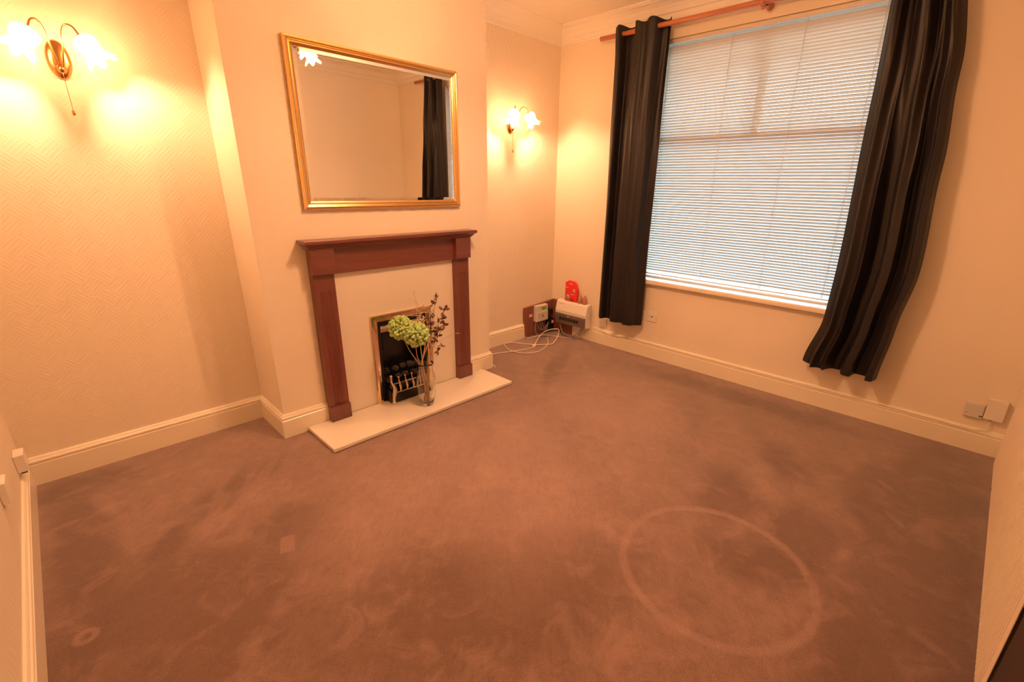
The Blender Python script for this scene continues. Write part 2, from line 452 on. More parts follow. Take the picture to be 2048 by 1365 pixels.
# chimney breast with the opening for the fire; front in the basket paper, returns in the wavy paper
FX0, FX1, FZ1 = 0.64, 1.01, 0.60
b = MB()
b.add([(0,0,0),(FX0,0,0),(FX0,0,FZ1),(0,0,FZ1)], [(0,1,2,3)], 0)
b.add([(FX1,0,0),(XR,0,0),(XR,0,FZ1),(FX1,0,FZ1)], [(0,1,2,3)], 0)
b.add([(0,0,FZ1),(FX0,0,FZ1),(FX1,0,FZ1),(XR,0,FZ1),(XR,0,H),(0,0,H)], [(0,1,2,3,4,5)], 0)
b.add([(0,0,0),(0,YB,0),(0,YB,H),(0,0,H)], [(0,1,2,3)], 1)
b.add([(XR,0,0),(XR,YB,0),(XR,YB,H),(XR,0,H)], [(0,1,2,3)], 1)
d = 0.20
b.add([(FX0,0,0),(FX0,d,0),(FX0,d,FZ1),(FX0,0,FZ1),(FX1,0,0),(FX1,d,0),(FX1,d,FZ1),(FX1,0,FZ1)],
      [(0,1,2,3),(4,5,6,7),(1,5,6,2),(3,2,6,7)], 2)
b.build('wall_chimney_breast', [M['diag'], M['wavy_y'], M['soot']])
struct(D.objects['wall_chimney_breast'])
# window wall with its opening
WY0, WY1, WZ0, WZ1 = -2.17, -0.57, 0.69, 2.535
b = MB()
b.box((XW, YN, 0), (XW+0.2, YB, WZ0)); b.box((XW, YN, WZ1), (XW+0.2, YB, H))
b.box((XW, YN, WZ0), (XW+0.2, WY0, WZ1)); b.box((XW, WY1, WZ0), (XW+0.2, YB, WZ1))
struct(b.build('wall_window', M['plain']))

# skirting boards
SK = [(0,0),(.020,0),(.020,.110),(.0165,.1135),(.0165,.117),(.019,.120),(.020,.126),(.018,.132),(.013,.135),(.012,.139),(.008,.146),(.003,.148),(0,.148)]
def skirt(name, path, side):
    struct(MB().sweep(path, SK, side).build(name, M['gloss']))
skirt('baseboard_back_left', [(XL,YB),(0,YB),(0,0),(.262,0)], -1)
skirt('baseboard_back_right', [(1.385,0),(XR,0),(XR,YB),(2.44,YB)], -1)
skirt('baseboard_window', [(XW,-.085),(XW,YN+.02)], -1)
skirt('baseboard_near', [(XW,YN),(XL,YN)], -1)
skirt('baseboard_left', [(XL,YN),(XL,YB-.02)], -1)
# plaster coving
CV = [(0,2.652),(.008,2.652),(.010,2.664),(.006,2.670),(.006,2.700),(.016,2.704),(.018,2.712),(.022,2.730),(.034,2.752),(.056,2.768),(.082,2.774),(.088,2.780),(.098,2.782),(.100,H),(0,H)]
struct(MB().sweep([(XL,YB),(0,YB),(0,0),(XR,0),(XR,YB),(XW,YB),(XW,YN),(XL,YN)], CV, -1, closed=True).build('trim_1', M['ceiling']))

# window: frame, mullion, transom, panes
XG = XW+0.10
fr = MB()
fw = 0.055
fr.box((XG,WY0,WZ0),(XG+.06,WY0+fw,WZ1)); fr.box((XG,WY1-fw,WZ0),(XG+.06,WY1,WZ1))
fr.box((XG+.001,WY0+fw,WZ0),(XG+.061,WY1-fw,.728)); fr.box((XG+.001,WY0+fw,WZ1-fw),(XG+.061,WY1-fw,WZ1))
fr.box((XG-.004,WY0+fw,1.83),(XG+.058,WY1-fw,1.865))
fr.box((XG-.002,-1.40,1.865),(XG+.06,-1.36,WZ1-fw))
win = fr.build('window_1', M['upvc'], bevel=.004); struct(win)
MB().box((XG+.03,WY0+fw,.728),(XG+.036,WY1-fw,1.83)).build('window_pane', M['pane'], win)
MB().box((XG+.03,WY0+fw,1.865),(XG+.036,-1.40,WZ1-fw)).build('window_pane', M['pane'], win)
MB().box((XG+.03,-1.36,1.865),(XG+.036,WY1-fw,WZ1-fw)).build('window_pane', M['pane'], win)
sill = MB()
sill.box((XW-.045,WY0-.035,.674),(XG,WY1+.035,.712))
so = sill.build('window_sill', M['gloss'], win, bevel=.008)
# ------------------------------------------------------------------ venetian blind
BX = XW+0.028
bl = tag(empty('venetian_blind', (BX, -1.37, 2.5)), 'white slatted venetian blind drawn down over the whole window', 'blind')
BY0, BY1 = WY0+.03, WY1-.025
local(MB().box((BX-.014,BY0,2.504),(BX+.014,BY1,2.5335)).build('head_rail', M['slat'], bl, bevel=.003), bl)
sl = MB(); z = 2.474; th = math.radians(-37.5); hw = .0125
pitch = 0.0202
while z > 0.785:
    pts = []
    for k in range(5):
        s = (k/4*2-1)*hw; bow = .0016*(1-(2*k/4-1)**2)
        pts.append((BX + s*math.cos(th) - bow*math.sin(th), z + s*math.sin(th) + bow*math.cos(th)))
    up = [(p[0], p[1]+.00045) for p in pts]
    poly = pts + up[::-1]
    n = len(poly)
    sl.grid([[(p[0], BY0+.004, p[1]) for p in poly], [(p[0], BY1-.004, p[1]) for p in poly]], closed_u=True, smooth=False, caps=True)
    z -= pitch
zb = z
local(sl.build('slats', M['slat'], bl), bl)
local(MB().box((BX-.013,BY0+.003,.756),(BX+.013,BY1-.003,.766)).build('bottom_rail', M['slat'], bl, bevel=.003), bl)
for yy in (-.70, -1.17, -1.635, -2.05):
    c = MB()
    for dx in (-.0135, .0135):
        c.tube([(BX+dx,yy,2.506),(BX+dx,yy,.765)], .0014, 6)
    zz = 2.468
    local(c.build('ladder_cord', M['cord'], bl), bl)

# ------------------------------------------------------------------ curtain pole
rod = tag(empty('curtain_pole', (2.745, -1.4, 2.60)), 'orange stained wooden curtain pole fixed above the window', 'curtain pole')
local(MB().tube([(2.745,-.145,2.600),(2.745,-2.585,2.600)], .0175, 18, smooth=True).build('pole', M['pole'], rod), rod)
for yy in (-.10-1.30, -2.36):
    br = MB()
    br.lathe([(.001,0),(.022,0),(.026,.006),(.018,.014),(.012,.03),(.012,.062),(.018,.074),(.018,.082)], (XW-.001,yy,2.600), (-1,0,0), 18)
    br.tube([(2.745,yy-.011,2.600),(2.745,yy+.011,2.600)], .028, 20)
    br.sphere((2.745,yy,2.566), .013, n=8)
    local(br.build('bracket', M['pole'], rod), rod)

# ------------------------------------------------------------------ curtains
def interp(tab, t):
    for i in range(len(tab)-1):
        if t <= tab[i+1][0]:
            a, b2 = tab[i], tab[i+1]; k = (t-a[0])/(b2[0]-a[0]); k = k*k*(3-2*k)
            return a[1]+(b2[1]-a[1])*k
    return tab[-1][1]
def curtain(name, topx, botx, ycurves, ztop, zbot, label):
    rows = []; nu, nz = 150, 44
    for i in range(nz+1):
        tz = i/nz; zz = ztop(0)+(zbot-ztop(0))*tz
        y0 = interp(ycurves[0], tz); y1 = interp(ycurves[1], tz); row = []
        for j in range(nu+1):
            uu = j/nu
            k = min(1, tz*1.6); k = k*k*(3-2*k)
            xo = interp(topx, uu)*(1-k) + interp(botx, uu)*k
            xo += .002*math.sin(uu*41+tz*3) + .002*math.sin(uu*23-tz*5)
            lat = .007*math.sin(uu*34+1.3)*min(1, tz*2+.3)
            zt = zz + (ztop(uu)-ztop(0))*(1-tz)
            row.append((min(2.745+xo, 2.838), y0+(y1-y0)*uu+lat, zt))
        rows.append(row)
    o = MB().grid(rows).build(name, M['curtain'], solid=.0022)
    return tag(o, label, 'curtain')
curtain('curtain',
    [(0,-.020),(.07,-.040),(.17,.036),(.34,.040),(.42,-.034),(.52,-.050),(.60,-.030),(.68,-.050),(.78,-.038),(.86,.035),(.94,.045),(1,.030)],
    [(0,.020),(.09,-.030),(.20,.036),(.30,.010),(.42,-.046),(.52,-.028),(.62,-.012),(.72,-.052),(.82,-.036),(.92,.020),(1,.055)],
    ([(0,-.300),(.10,-.312),(.4,-.305),(1,-.300)], [(0,-.748),(.3,-.735),(.7,-.725),(1,-.735)]),
    lambda t: 2.652 + .010*math.sin(t*19), .300,
    'black brown curtain left of the blind, hanging beside the white fuse box')
curtain('curtain',
    [(0,.020),(.08,-.040),(.18,-.020),(.26,.040),(.36,.046),(.46,-.045),(.56,-.050),(.66,.036),(.76,.010),(.84,-.046),(.93,-.010),(1,.030)],
    [(0,.060),(.08,.030),(.17,-.045),(.25,-.020),(.33,-.052),(.44,.045),(.53,.050),(.60,-.052),(.68,-.048),(.76,.045),(.84,.042),(.90,-.052),(.97,-.046),(1,.020)],
    ([(0,-2.082),(.3,-2.10),(.72,-2.12),(.85,-2.115),(1,-2.045)], [(0,-2.375),(.25,-2.46),(.45,-2.50),(.7,-2.535),(.85,-2.50),(1,-2.475)]),
    lambda t: 2.652 + .008*math.sin(t*21), .325,
    'black brown curtain right of the blind, with a flared scalloped hem')
for o in list(C.objects):
    if o.name.startswith('curtain') and 'pole' not in o.name and o.type == 'MESH':
        md = o.modifiers.new('sub', 'SUBSURF'); md.levels = 1; md.render_levels = 1

# ------------------------------------------------------------------ radiator on the near wall
rad = tag(empty('radiator', (.655, -3.0427, .15), math.radians(-1.03)), 'ribbed cream panel radiator close at the right edge, hung low on the wall', 'radiator')
L, RH = 1.70, .60
front = []
x = .035
rows_lo = []
prof2 = [(0,0),(.035,0)]
while x < L-.05:
    prof2 += [(x+.010,0),(x+.013,-.009),(x+.020,-.009),(x+.023,0)]
    x += .0250
prof2 += [(L,0)]
rp = MB()
zs = [0, .012, .03, RH-.03, RH-.012, RH]; dep = [-.010, -.002, 1, 1, -.002, -.010]
rws = []
for zz, dd in zip(zs, dep):
    rws.append([(px, (py if dd == 1 else py*.15+dd), zz) for px, py in prof2])
rp.grid(rws, smooth=False)
rp.add([(0,-.012,0),(L,-.012,0),(L,-.012,RH),(0,-.012,RH)], [(0,1,2,3)])
rp.build('front_panel', M['radiator'], rad, solid=.0016)
MB().box((.0,-.068,.01),(L,-.056,RH-.01)).build('back_panel', M['radiator'], rad, bevel=.003)
for xx in (.002, L-.006):
    MB().box((xx,-.056,.02),(xx+.004,-.013,RH-.02)).build('side_cover', M['radiator'], rad)
v = MB(); v.tube([(L+.03,-.034,-.14),(L+.03,-.034,.03)], .0075, 10); v.lathe([(.001,0),(.012,0),(.014,.01),(.018,.02),(.018,.06),(.012,.068),(.001,.07)], (L+.03,-.034,.03), (0,0,1), 16)
v.tube([(L+.03,-.034,.04),(L,-.034,.04)], .008, 10)
v.build('valve', M['lampbrass'], rad)
for xx in (.25, L-.25):
    MB().box((xx-.015,-.082,.08),(xx+.015,-.068,.52)).build('bracket', M['radiator'], rad)

# dark object beside the near end of the radiator, only its edge in view
M['darkwood'] = wood('near_black_wood', (0.016, 0.010, 0.007), (0.030, 0.017, 0.011), 'z', 0.5, 0.1)
cab = tag(empty('side_cabinet', (.50,-3.10,0)), 'near black wooden side cabinet beside the radiator, a sliver in the bottom right corner', 'cabinet')
def cpart(mb, name, par=cab):
    o = mb.build(name, M['darkwood'], par, bevel=.003); o.location = -Vector(cab.location); return o
cpart(MB().box((.33,-3.160,.05),(.636,-3.046,.60)), 'body')
cpart(MB().box((.325,-3.162,.60),(.640,-3.040,.62)), 'top')
for (xa, ya) in ((.335,-3.155),(.606,-3.155),(.335,-3.074),(.606,-3.074)):
    cpart(MB().box((xa,ya,.001),(xa+.025,ya+.025,.05)), 'foot')

# ------------------------------------------------------------------ hearth, back panel, surround
hz = .027
tag(MB().box((.119,-.384,0.004),(1.534,-.0215,hz)).build('hearth', M['marble'], bevel=.003), 'cream marble hearth slab on the carpet below the fireplace', 'hearth')
pnl = MB()
px0, px1, pz = .36, 1.29, .985
pnl.box((px0,-.020,hz),(FX0-.005,-.001,pz)); pnl.box((FX1+.005,-.020,hz),(px1,-.001,pz)); pnl.box((FX0-.005,-.020,FZ1),(FX1+.005,-.001,pz))
tag(pnl.build('fireplace_back_panel', M['marble']), 'plain cream marble panel between the mahogany legs, around the fire', 'back panel')

sur = tag(empty('fire_surround', (.825,-.04,hz)), 'dark red mahogany fire surround with fluted legs and a moulded mantel shelf', 'fire surround')
SX0, SX1 = .257, 1.393
def part(mb, name, m, par, **kw):
    o = mb.build(name, m, par, **kw)
    root = par
    off = Vector((0,0,0))
    while root is not None: off += Vector(root.location) if root.type == 'EMPTY' else Vector((0,0,0)); root = root.parent
    if par.type == 'EMPTY': o.location = -off
    return o
for (a, b2) in ((SX0, SX0+.124), (SX1-.124, SX1)):
    left = a < .5
    lg = MB()
    y1 = -.056
    z0, z1 = hz+.10, .965
    # fluted front: plain margins and reeds
    n = 6; fl0, fl1 = a+.030, b2-.026
    w = (fl1-fl0)/n; pts = [(a, y1), (fl0, y1)]
    for i in range(n):
        xs = fl0+i*w
        pts += [(xs+.15*w, y1+.0015), (xs+.5*w, y1+.0040), (xs+.85*w, y1+.0015), (xs+w, y1)]
    pts += [(b2, y1), (b2, -.0215), (a, -.0215)]
    if not left: pass
    lg.prism(pts, 'z', z0, .86)
    lg.box((a, y1, .86), (b2, -.0215, z1))
    if left: lg.box((a, -.0215, hz), (a+.10, -.001, 1.11))
    else: lg.box((b2-.10, -.0215, hz), (b2, -.001, 1.11))
    lo = part(lg, 'leg', M['mahog_z'], sur)
    ph = MB().box((a-.002, -.074, hz), (b2+.002, -.0215, hz+.099))
    part(ph, 'plinth_block', M['mahog_z'], lo, bevel=.003)
    lo.children[0].location = (0,0,0)
    cp = MB().box((a-.004, -.082, .965), (b2+.004, -.0215, 1.113))
    part(cp, 'corner_block', M['mahog_x'], lo, bevel=.002)
part(MB().box((SX0+.124, -.047, .957), (SX1-.124, -.0215, 1.113)), 'frieze', M['mahog_x'], sur, bevel=.002)
sh = MB()
shp = [(0,1.113),(.084,1.113),(.087,1.121),(.095,1.126),(.097,1.133),(.108,1.140),(.113,1.143),(.113,1.158),(.111,1.161),(0,1.161)]
# mitred moulded shelf: sweep round left end, front, right end
ex = .046
base_x0, base_x1 = SX0-.046+ex+.040, SX1+.046-ex-.040
path = [(SX0+.040,-.001),(SX0+.040,-.030),(SX1-.040,-.030),(SX1-.040,-.001)]
prof = [(o-.030 if o > .03 else 0, zz) for o, zz in shp]
sh.sweep(path, prof, -1)
sh.box((SX0+.040,-.030,1.1135),(SX1-.040,-.001,1.1605))
part(sh, 'mantel_shelf', M['mahog_x'], sur)

# ------------------------------------------------------------------ gas fire
fire = tag(empty('gas_fire', (.825,-.02,hz)), 'brass framed coal effect gas fire with a cast fret, set in the cream panel', 'fireplace')
bx0, bx1, bz0, bz1 = .592, 1.058, hz, .650
fm = MB()
fprof = [(0,-.021),(0,-.034),(.004,-.040),(.020,-.040),(.040,-.034),(.046,-.030),(.046,-.021)]
# brass trim: left, top, right mitred
def trim_pt(side, o, y):
    return {'lb': (bx0+o, y, bz0), 'lt': (bx0+o, y, bz1-o), 'rt': (bx1-o, y, bz1-o), 'rb': (bx1-o, y, bz0)}[side]
fm.grid([[trim_pt(s, o, y) for o, y in fprof] for s in ('lb','lt','rt','rb')], closed_u=True, smooth=False, caps=True)
part(fm, 'brass_frame', M['brass'], fire)
box = MB()
box.box((bx0+.046,-.027,bz0),(bx0+.066,.0,bz1-.046)); box.box((bx1-.066,-.027,bz0),(bx1-.046,.0,bz1-.046))
box.box((bx0+.066,-.027,.575),(bx1-.066,.0,bz1-.046))
box.box((bx0+.066,.13,bz0),(bx1-.066,.14,.575)); box.box((bx0+.056,-.0,bz0),(bx0+.066,.14,.575)); box.box((bx1-.066,0,bz0),(bx1-.056,.14,.575))
box.box((bx0+.066,0,.575),(bx1-.066,.14,.585))
# arched throat of the canopy
arch = []
for k in range(13):
    a = pi*k/12; arch.append((.825+.15*math.cos(a), .40+.085*math.sin(a)))
box.prism([(.675,.575),(.675,.40)]+[(p[0],p[1]) for p in arch[::-1]]+[(.975,.40),(.975,.575)][0:2], 'y', -.012, -.004)
part(box, 'firebox', M['black'], fire)
gr = MB()
for k in range(30):
    xx = bx0+.075+k*(bx1-bx0-.15)/29
    gr.tube([(xx,-.030,.565),(xx,-.030,.535)], .0036, 6)
gr.box((bx0+.066,-.028,.528),(bx1-.066,-.024,.572))
gl = part(gr, 'heat_grille', M['chrome'], fire)
# basket: black front apron and silvered fret with finials
ap = MB()
ap.box((.680,-.098,hz),(.970,-.090,.095)); ap.box((.680,-.090,.09),(.970,.10,.10))
ap.box((.660,-.090,hz),(.668,.02,.12)); ap.box((.982,-.090,hz),(.990,.02,.12))
part(ap, 'ash_pan', M['black'], fire, bevel=.003)
fret = MB()
for (xx, sgn) in ((.672,1),(.978,-1)):
    cur = [(xx,-.094,hz),(xx-sgn*.006,-.116,hz+.02),(xx+sgn*.002,-.108,.080),(xx+sgn*.016,-.100,.120),(xx+sgn*.012,-.100,.150),(xx-sgn*.004,-.098,.190),(xx-sgn*.004,-.098,.222)]
    P2 = smoothpath(cur, 5)
    rr = [.013-.007*(i/(len(P2)-1)) + .007*math.exp(-((i/(len(P2)-1)-.5)/.15)**2) for i in range(len(P2))]
    fret.tube(P2, rr, 10); fret.sphere((xx-sgn*.004,-.098,.232), .010, n=8)
for k in range(5):
    xx = .722+k*.0515
    P2 = smoothpath([(xx+.006,-.100,.100),(xx+.009,-.104,.130),(xx+.004,-.103,.165),(xx,-.100,.205)], 5)
    rr = [.003+.0065*math.sin(pi*min(1,(i+2)/(len(P2)+2)))**2*(1 if i < len(P2)*.7 else .6) for i in range(len(P2))]
    fret.tube(P2, rr, 10); fret.sphere((xx,-.099,.213), .0072, n=8)
fret.box((.675,-.102,.168),(.975,-.097,.174)); fret.box((.675,-.100,.098),(.975,-.094,.106))
part(fret, 'fret', M['chrome'], fire)
random.seed(3)
for k in range(15):
    row = k//5; col = k % 5
    cx = .705+col*.06+random.uniform(-.01,.01)+row*.006; cy = -.055+row*.05; cz = .125+row*.045+random.uniform(0,.01)
    cb = MB(); rws = []; n = 7; rad0 = random.uniform(.024,.031)
    for i in range(n+1):
        thh = pi*i/n; row_ = []
        for j in range(10):
            ph = 2*pi*j/10; q = rad0*(1+.18*math.sin(3*ph+k)*math.sin(2*thh+k)+random.uniform(-.06,.06)); s0 = max(math.sin(thh),.02)
            row_.append((cx+q*s0*math.cos(ph), cy+q*s0*math.sin(ph)*.9, cz+q*math.cos(thh)*.85))
        rws.append(row_)
    cb.grid(rws, closed_u=True, smooth=False, caps=True)
    part(cb, 'coal', M['coal'], fire)

# ------------------------------------------------------------------ vase and dried flowers
VX, VY = .835, -.262
vo = MB()
out = [(.003,0),(.036,0),(.041,.003),(.0425,.010),(.052,.045),(.062,.090),(.067,.130),(.067,.165),(.062,.205),(.053,.245),(.048,.270),(.050,.292),(.055,.305)]
inn = [(rr-.0035, zz) for rr, zz in out[::-1] if zz > .02] + [(.038,.016),(.003,.014)]
vo.lathe(out+[(.054,.3065)]+inn, (VX,VY,hz+.0005), seg=36)
tag(vo.build('vase', M['glass']), 'tall clear glass vase of dried stems standing on the hearth', 'vase')

def stemobj(name, pts, rad, m, extra=None, label='', cat='', group=None, loc=None):
    root = empty(name, (VX, VY, hz+.02)); tag(root, label, cat, group)
    P2 = smoothpath(pts, 6)
    rr = [rad*(1-.4*i/(len(P2)-1)) for i in range(len(P2))]
    part(MB().tube(P2, rr, 7), 'stem', m, root)
    if extra: extra(root)
    return root
random.seed(11)
def pom(c, R0):
    def fn(root):
        ps = MB(); tips = MB()
        c0 = Vector(c); n = 170; ga = pi*(3-math.sqrt(5))
        ps.sphere(c, R0*.62, n=10)
        for i in range(n):
            y = 1-2*(i+.5)/n; rr = math.sqrt(1-y*y); a = ga*i
            dd = Vector((rr*math.cos(a), rr*math.sin(a), y)); dd = (dd+Vector([random.uniform(-.12,.12) for _ in range(3)])).normalized()
            t1 = dd.orthogonal().normalized(); t1 = Quaternion(dd, random.uniform(0, 6.28)) @ t1; t2 = dd.cross(t1)
            ll = R0*random.uniform(.9,1.08); w = R0*.17
            pr = []
            for (s, ww) in ((.50,.5),(.72,1.0),(.88,1.1),(1.0,.55)):
                ctr = c0+dd*ll*s
                pr.append([ctr+(t1*math.cos(q)+t2*math.sin(q)*.6)*w*ww*(1) for q in [2*pi*k/6 for k in range(6)]])
            (ps if random.random() < .7 else tips).grid(pr, closed_u=True, caps=True)
        h = part(ps, 'flower_head', M['petal'], root)
        tp = tips.build('petal_tips', M['petal_tip'], h)
    return fn
stemobj('artificial_flower', [(VX-.012,VY-.01,hz+.02),(VX+.0,VY,hz+.14),(VX-.030,VY-.004,hz+.28),(.765,-.285,.40),(.748,-.300,.50)], .0042, M['dried'],
        pom((.752,-.306,.563), .083), 'front lime green pompom flower drooping over the vase rim', 'artificial flower', None)
stemobj('artificial_flower', [(VX+.01,VY+.012,hz+.02),(VX-.010,VY+.006,hz+.16),(VX-.034,VY+.010,hz+.29),(.745,-.235,.43),(.708,-.226,.53)], .0042, M['dried'],
        pom((.692,-.225,.600), .080), 'rear lime green pompom flower, farther left and partly hidden', 'artificial flower', None)
def leafmesh(mb, p, d0, ll, w, mati=0):
    d0 = d0.normalized(); t1 = d0.orthogonal().normalized(); t1 = Quaternion(d0, random.uniform(0,6.28)) @ t1; t2 = d0.cross(t1)
    rows = []
    for s, ww in ((0,.08),(.3,.8),(.55,1.0),(.8,.7),(1.0,.06)):
        ctr = p+d0*ll*s+t2*ll*.25*s*s
        rows.append([ctr-t1*w*ww+t2*w*.35*ww, ctr, ctr+t1*w*ww+t2*w*.35*ww, ctr+t2*.0012])
    mb.grid(rows, closed_u=True, caps=True, mat=mati)
def leaves(tips, ll=.028, n=4):
    def fn(root):
        lf = MB()
        for c in tips:
            cc = Vector(c)
            for k in range(n):
                dd = Vector((random.uniform(-1,1), random.uniform(-1,1), random.uniform(-.3,1.2)))
                leafmesh(lf, cc+Vector([random.uniform(-.008,.008) for _ in range(3)]), dd, ll*random.uniform(.8,1.3), ll*.33)
        part(lf, 'dried_leaves', M['deadleaf'], root)
    return fn
branches = [
    ([(VX+.02,VY,hz+.02),(VX+.01,VY,hz+.2),(VX+.035,VY-.01,hz+.30),(.900,-.29,.50),(.945,-.30,.62),(.985,-.30,.675)], [(.985,-.30,.68),(.965,-.30,.625),(.945,-.30,.600),(.930,-.30,.56)], 'dried mauve leaved sprig leaning farthest right out of the vase'),
    ([(VX-.02,VY+.01,hz+.02),(VX+.015,VY,hz+.2),(VX+.03,VY,hz+.30),(.880,-.28,.50),(.900,-.29,.66),(.935,-.29,.765)], [(.935,-.29,.77),(.905,-.29,.735),(.890,-.29,.60),(.895,-.29,.64)], 'tallest dried mauve leaved sprig rising right of the green flowers'),
    ([(VX+.0,VY-.02,hz+.02),(VX+.02,VY-.01,hz+.2),(VX+.036,VY,hz+.30),(.895,-.27,.42),(.945,-.27,.50),(1.00,-.27,.555)], [(1.005,-.27,.56),(.955,-.27,.535),(.935,-.27,.50),(.915,-.27,.46)], 'middle dried mauve leaved sprig leaning right above the vase'),
    ([(VX+.015,VY+.02,hz+.02),(VX+.02,VY+.01,hz+.2),(VX+.038,VY+.01,hz+.30),(.905,-.25,.37),(.95,-.25,.39),(.985,-.25,.415)], [(.985,-.25,.415),(.945,-.25,.385),(.89,-.25,.43)], 'lowest dried mauve leaved sprig drooping just over the vase rim'),
    ([(VX-.01,VY-.02,hz+.02),(VX+.01,VY,hz+.2),(VX+.02,VY,hz+.30),(.865,-.27,.44),(.880,-.275,.52),(.885,-.28,.60)], [(.872,-.275,.47),(.884,-.28,.545),(.875,-.28,.60),(.862,-.27,.64)], 'dense dried mauve leaved sprig upright in the centre of the vase'),
]
for pts, tips, lab in branches:
    stemobj('dried_sprig', pts, .0035, M['dried'], leaves(tips, .030, 6), lab, 'dried flower')
# curly pale twigs behind the green flowers
random.seed(5)
def curls(root):
    cm = MB(); base = Vector((.800,-.255,.60))
    for k in range(9):
        p = base.copy(); path = [p.copy()]; a = random.uniform(0, 6.28); dd = Vector((math.cos(a), math.sin(a)*.5, random.uniform(0,.8))).normalized()
        for q in range(9):
            dd = (dd+Vector([random.uniform(-.75,.75) for _ in range(3)])).normalized()
            back = (base+Vector((.0,0,.045))-p)*4
            p = p+(dd+back*.5).normalized()*.028; path.append(p.copy())
        cm.tube(smoothpath(path, 4), .0022, 5)
    cm.tube(smoothpath([(.800,-.255,.63),(.800,-.255,.70),(.798,-.255,.755),(.775,-.255,.775),(.745,-.255,.795)], 5), .0013, 5)
    part(cm, 'curled_tip', M['raffia'], root)
stemobj('dried_twig', [(VX+.0,VY+.02,hz+.02),(VX-.005,VY+.01,hz+.2),(VX-.012,VY+.008,hz+.30),(.812,-.252,.48),(.800,-.255,.60)], .005, M['raffia'], curls,
        'pale curly twig tangle standing behind the green pompom flowers', 'dried flower')
for k, (dx, dy, tx, ty, tz) in enumerate([(.012,-.012,.875,-.285,.665),(-.016,.0,.845,-.26,.66),(.02,.010,.915,-.28,.61),(-.008,.018,.86,-.30,.60)]):
    stemobj('dried_stalk', [(VX-dx,VY-dy,hz+.02),(VX+dx,VY+dy,hz+.17),(VX+dx*1.8,VY+dy*1.2,hz+.29),(.5*(VX+tx)+.01,.5*(VY+ty),.48),(tx,ty,tz)], .005, M['raffia'], None,
        ('bare pale stalk in the vase, tallest and closest to the tangled twigs', 'bare pale stalk in the vase leaning behind the front pompom', 'bare pale stalk in the vase leaning farthest right', 'shortest bare pale stalk, leaning forward in the vase')[k], 'dried flower', 'bare pale stalks in the vase')
# orange petal caught on a sprig at the right leg
op = MB()
leafmesh(op, Vector((1.088,-.265,.487)), Vector((1,-.2,.15)), .040, .012)
leafmesh(op, Vector((1.088,-.265,.487)), Vector((.3,.2,-1)), .018, .008)
pt = empty('dried_petal_spray', (VX,VY,hz+.02)); tag(pt, 'single bright orange dried petal on a thin stem in front of the right leg', 'dried flower')
part(MB().tube(smoothpath([(VX+.02,VY+.01,hz+.02),(VX+.03,VY,hz+.28),(.93,-.262,.44),(1.088,-.265,.487)],6), .0012, 5), 'stem', M['dried'], pt)
part(op, 'petal', M['orangebead'], pt)

# ------------------------------------------------------------------ mirror
mx0, mx1, mz0, mz1 = .276, 1.361, 1.3235, 2.168
mir = tag(empty('wall_mirror', (.82,-.02,1.32)), 'large rectangular wall mirror in a ribbed gold frame, above the mantel shelf', 'mirror')
mp = [(0,-.002),(0,-.024),(.003,-.028),(.008,-.029),(.011,-.034),(.015,-.036),(.019,-.034),(.021,-.028),(.026,-.026),(.030,-.030),(.033,-.031),(.036,-.029),(.038,-.023),(.044,-.020),(.044,-.002)]
cs = [(mx0,mz0,1,1),(mx1,mz0,-1,1),(mx1,mz1,-1,-1),(mx0,mz1,1,-1)]
fm = MB(); fm.grid([[(cx+sx*o, y, cz+sz*o) for o, y in mp] for cx, cz, sx, sz in cs], closed_u=True, closed_v=True, smooth=False)
part(fm, 'frame', M['gilt'], mir)
g = MB(); o0, o1 = .043, .062
outer = [(cx+sx*o0, -.0165, cz+sz*o0) for cx, cz, sx, sz in cs]; inner = [(cx+sx*o1, -.0190, cz+sz*o1) for cx, cz, sx, sz in cs]
bk = [(cx+sx*o0, -.010, cz+sz*o0) for cx, cz, sx, sz in cs]
g.add(outer+inner+bk, [(4,5,6,7)]+[(i,(i+1)%4,4+(i+1)%4,4+i) for i in range(4)]+[(8,9,10,11)]+[(i,(i+1)%4,8+(i+1)%4,8+i) for i in range(4)])
part(g, 'mirror_glass', M['mirror'], mir)

# ------------------------------------------------------------------ wall lamps
def ruffle_fn(i, a, rr, zz):
    if i < 7: return rr, zz
    k = (i-6)/5.0
    return rr*(1+.16*k*math.cos(6*a)), zz + .012*k*math.cos(6*a)
SHADE = [(.012,-.004),(.020,.000),(.034,.006),(.043,.018),(.045,.032),(.041,.046),(.037,.058),(.037,.068),(.041,.078),(.048,.088),(.055,.096),(.060,.101)]
def glass_shade(par, base, axis, bulbmat, sm='shade', drop=.052):
    s = MB().lathe(SHADE, base, axis, 48, ruffle=ruffle_fn)
    so = part(s, 'lamp_shade', M[sm], par, solid=.0018)
    ax = Vector(axis).normalized(); b0 = Vector(base)
    q = MB(); c = b0+ax*drop
    q.sphere(c, .019, n=8)
    part(q, 'bulb', bulbmat, par)
    q = MB().lathe([(.001,-.006),(.014,-.006),(.016,.004),(.012,.010),(.009,.026),(.001,.027)], base, axis, 16)
    part(q, 'bulb_holder', M['lampbrass'], par)
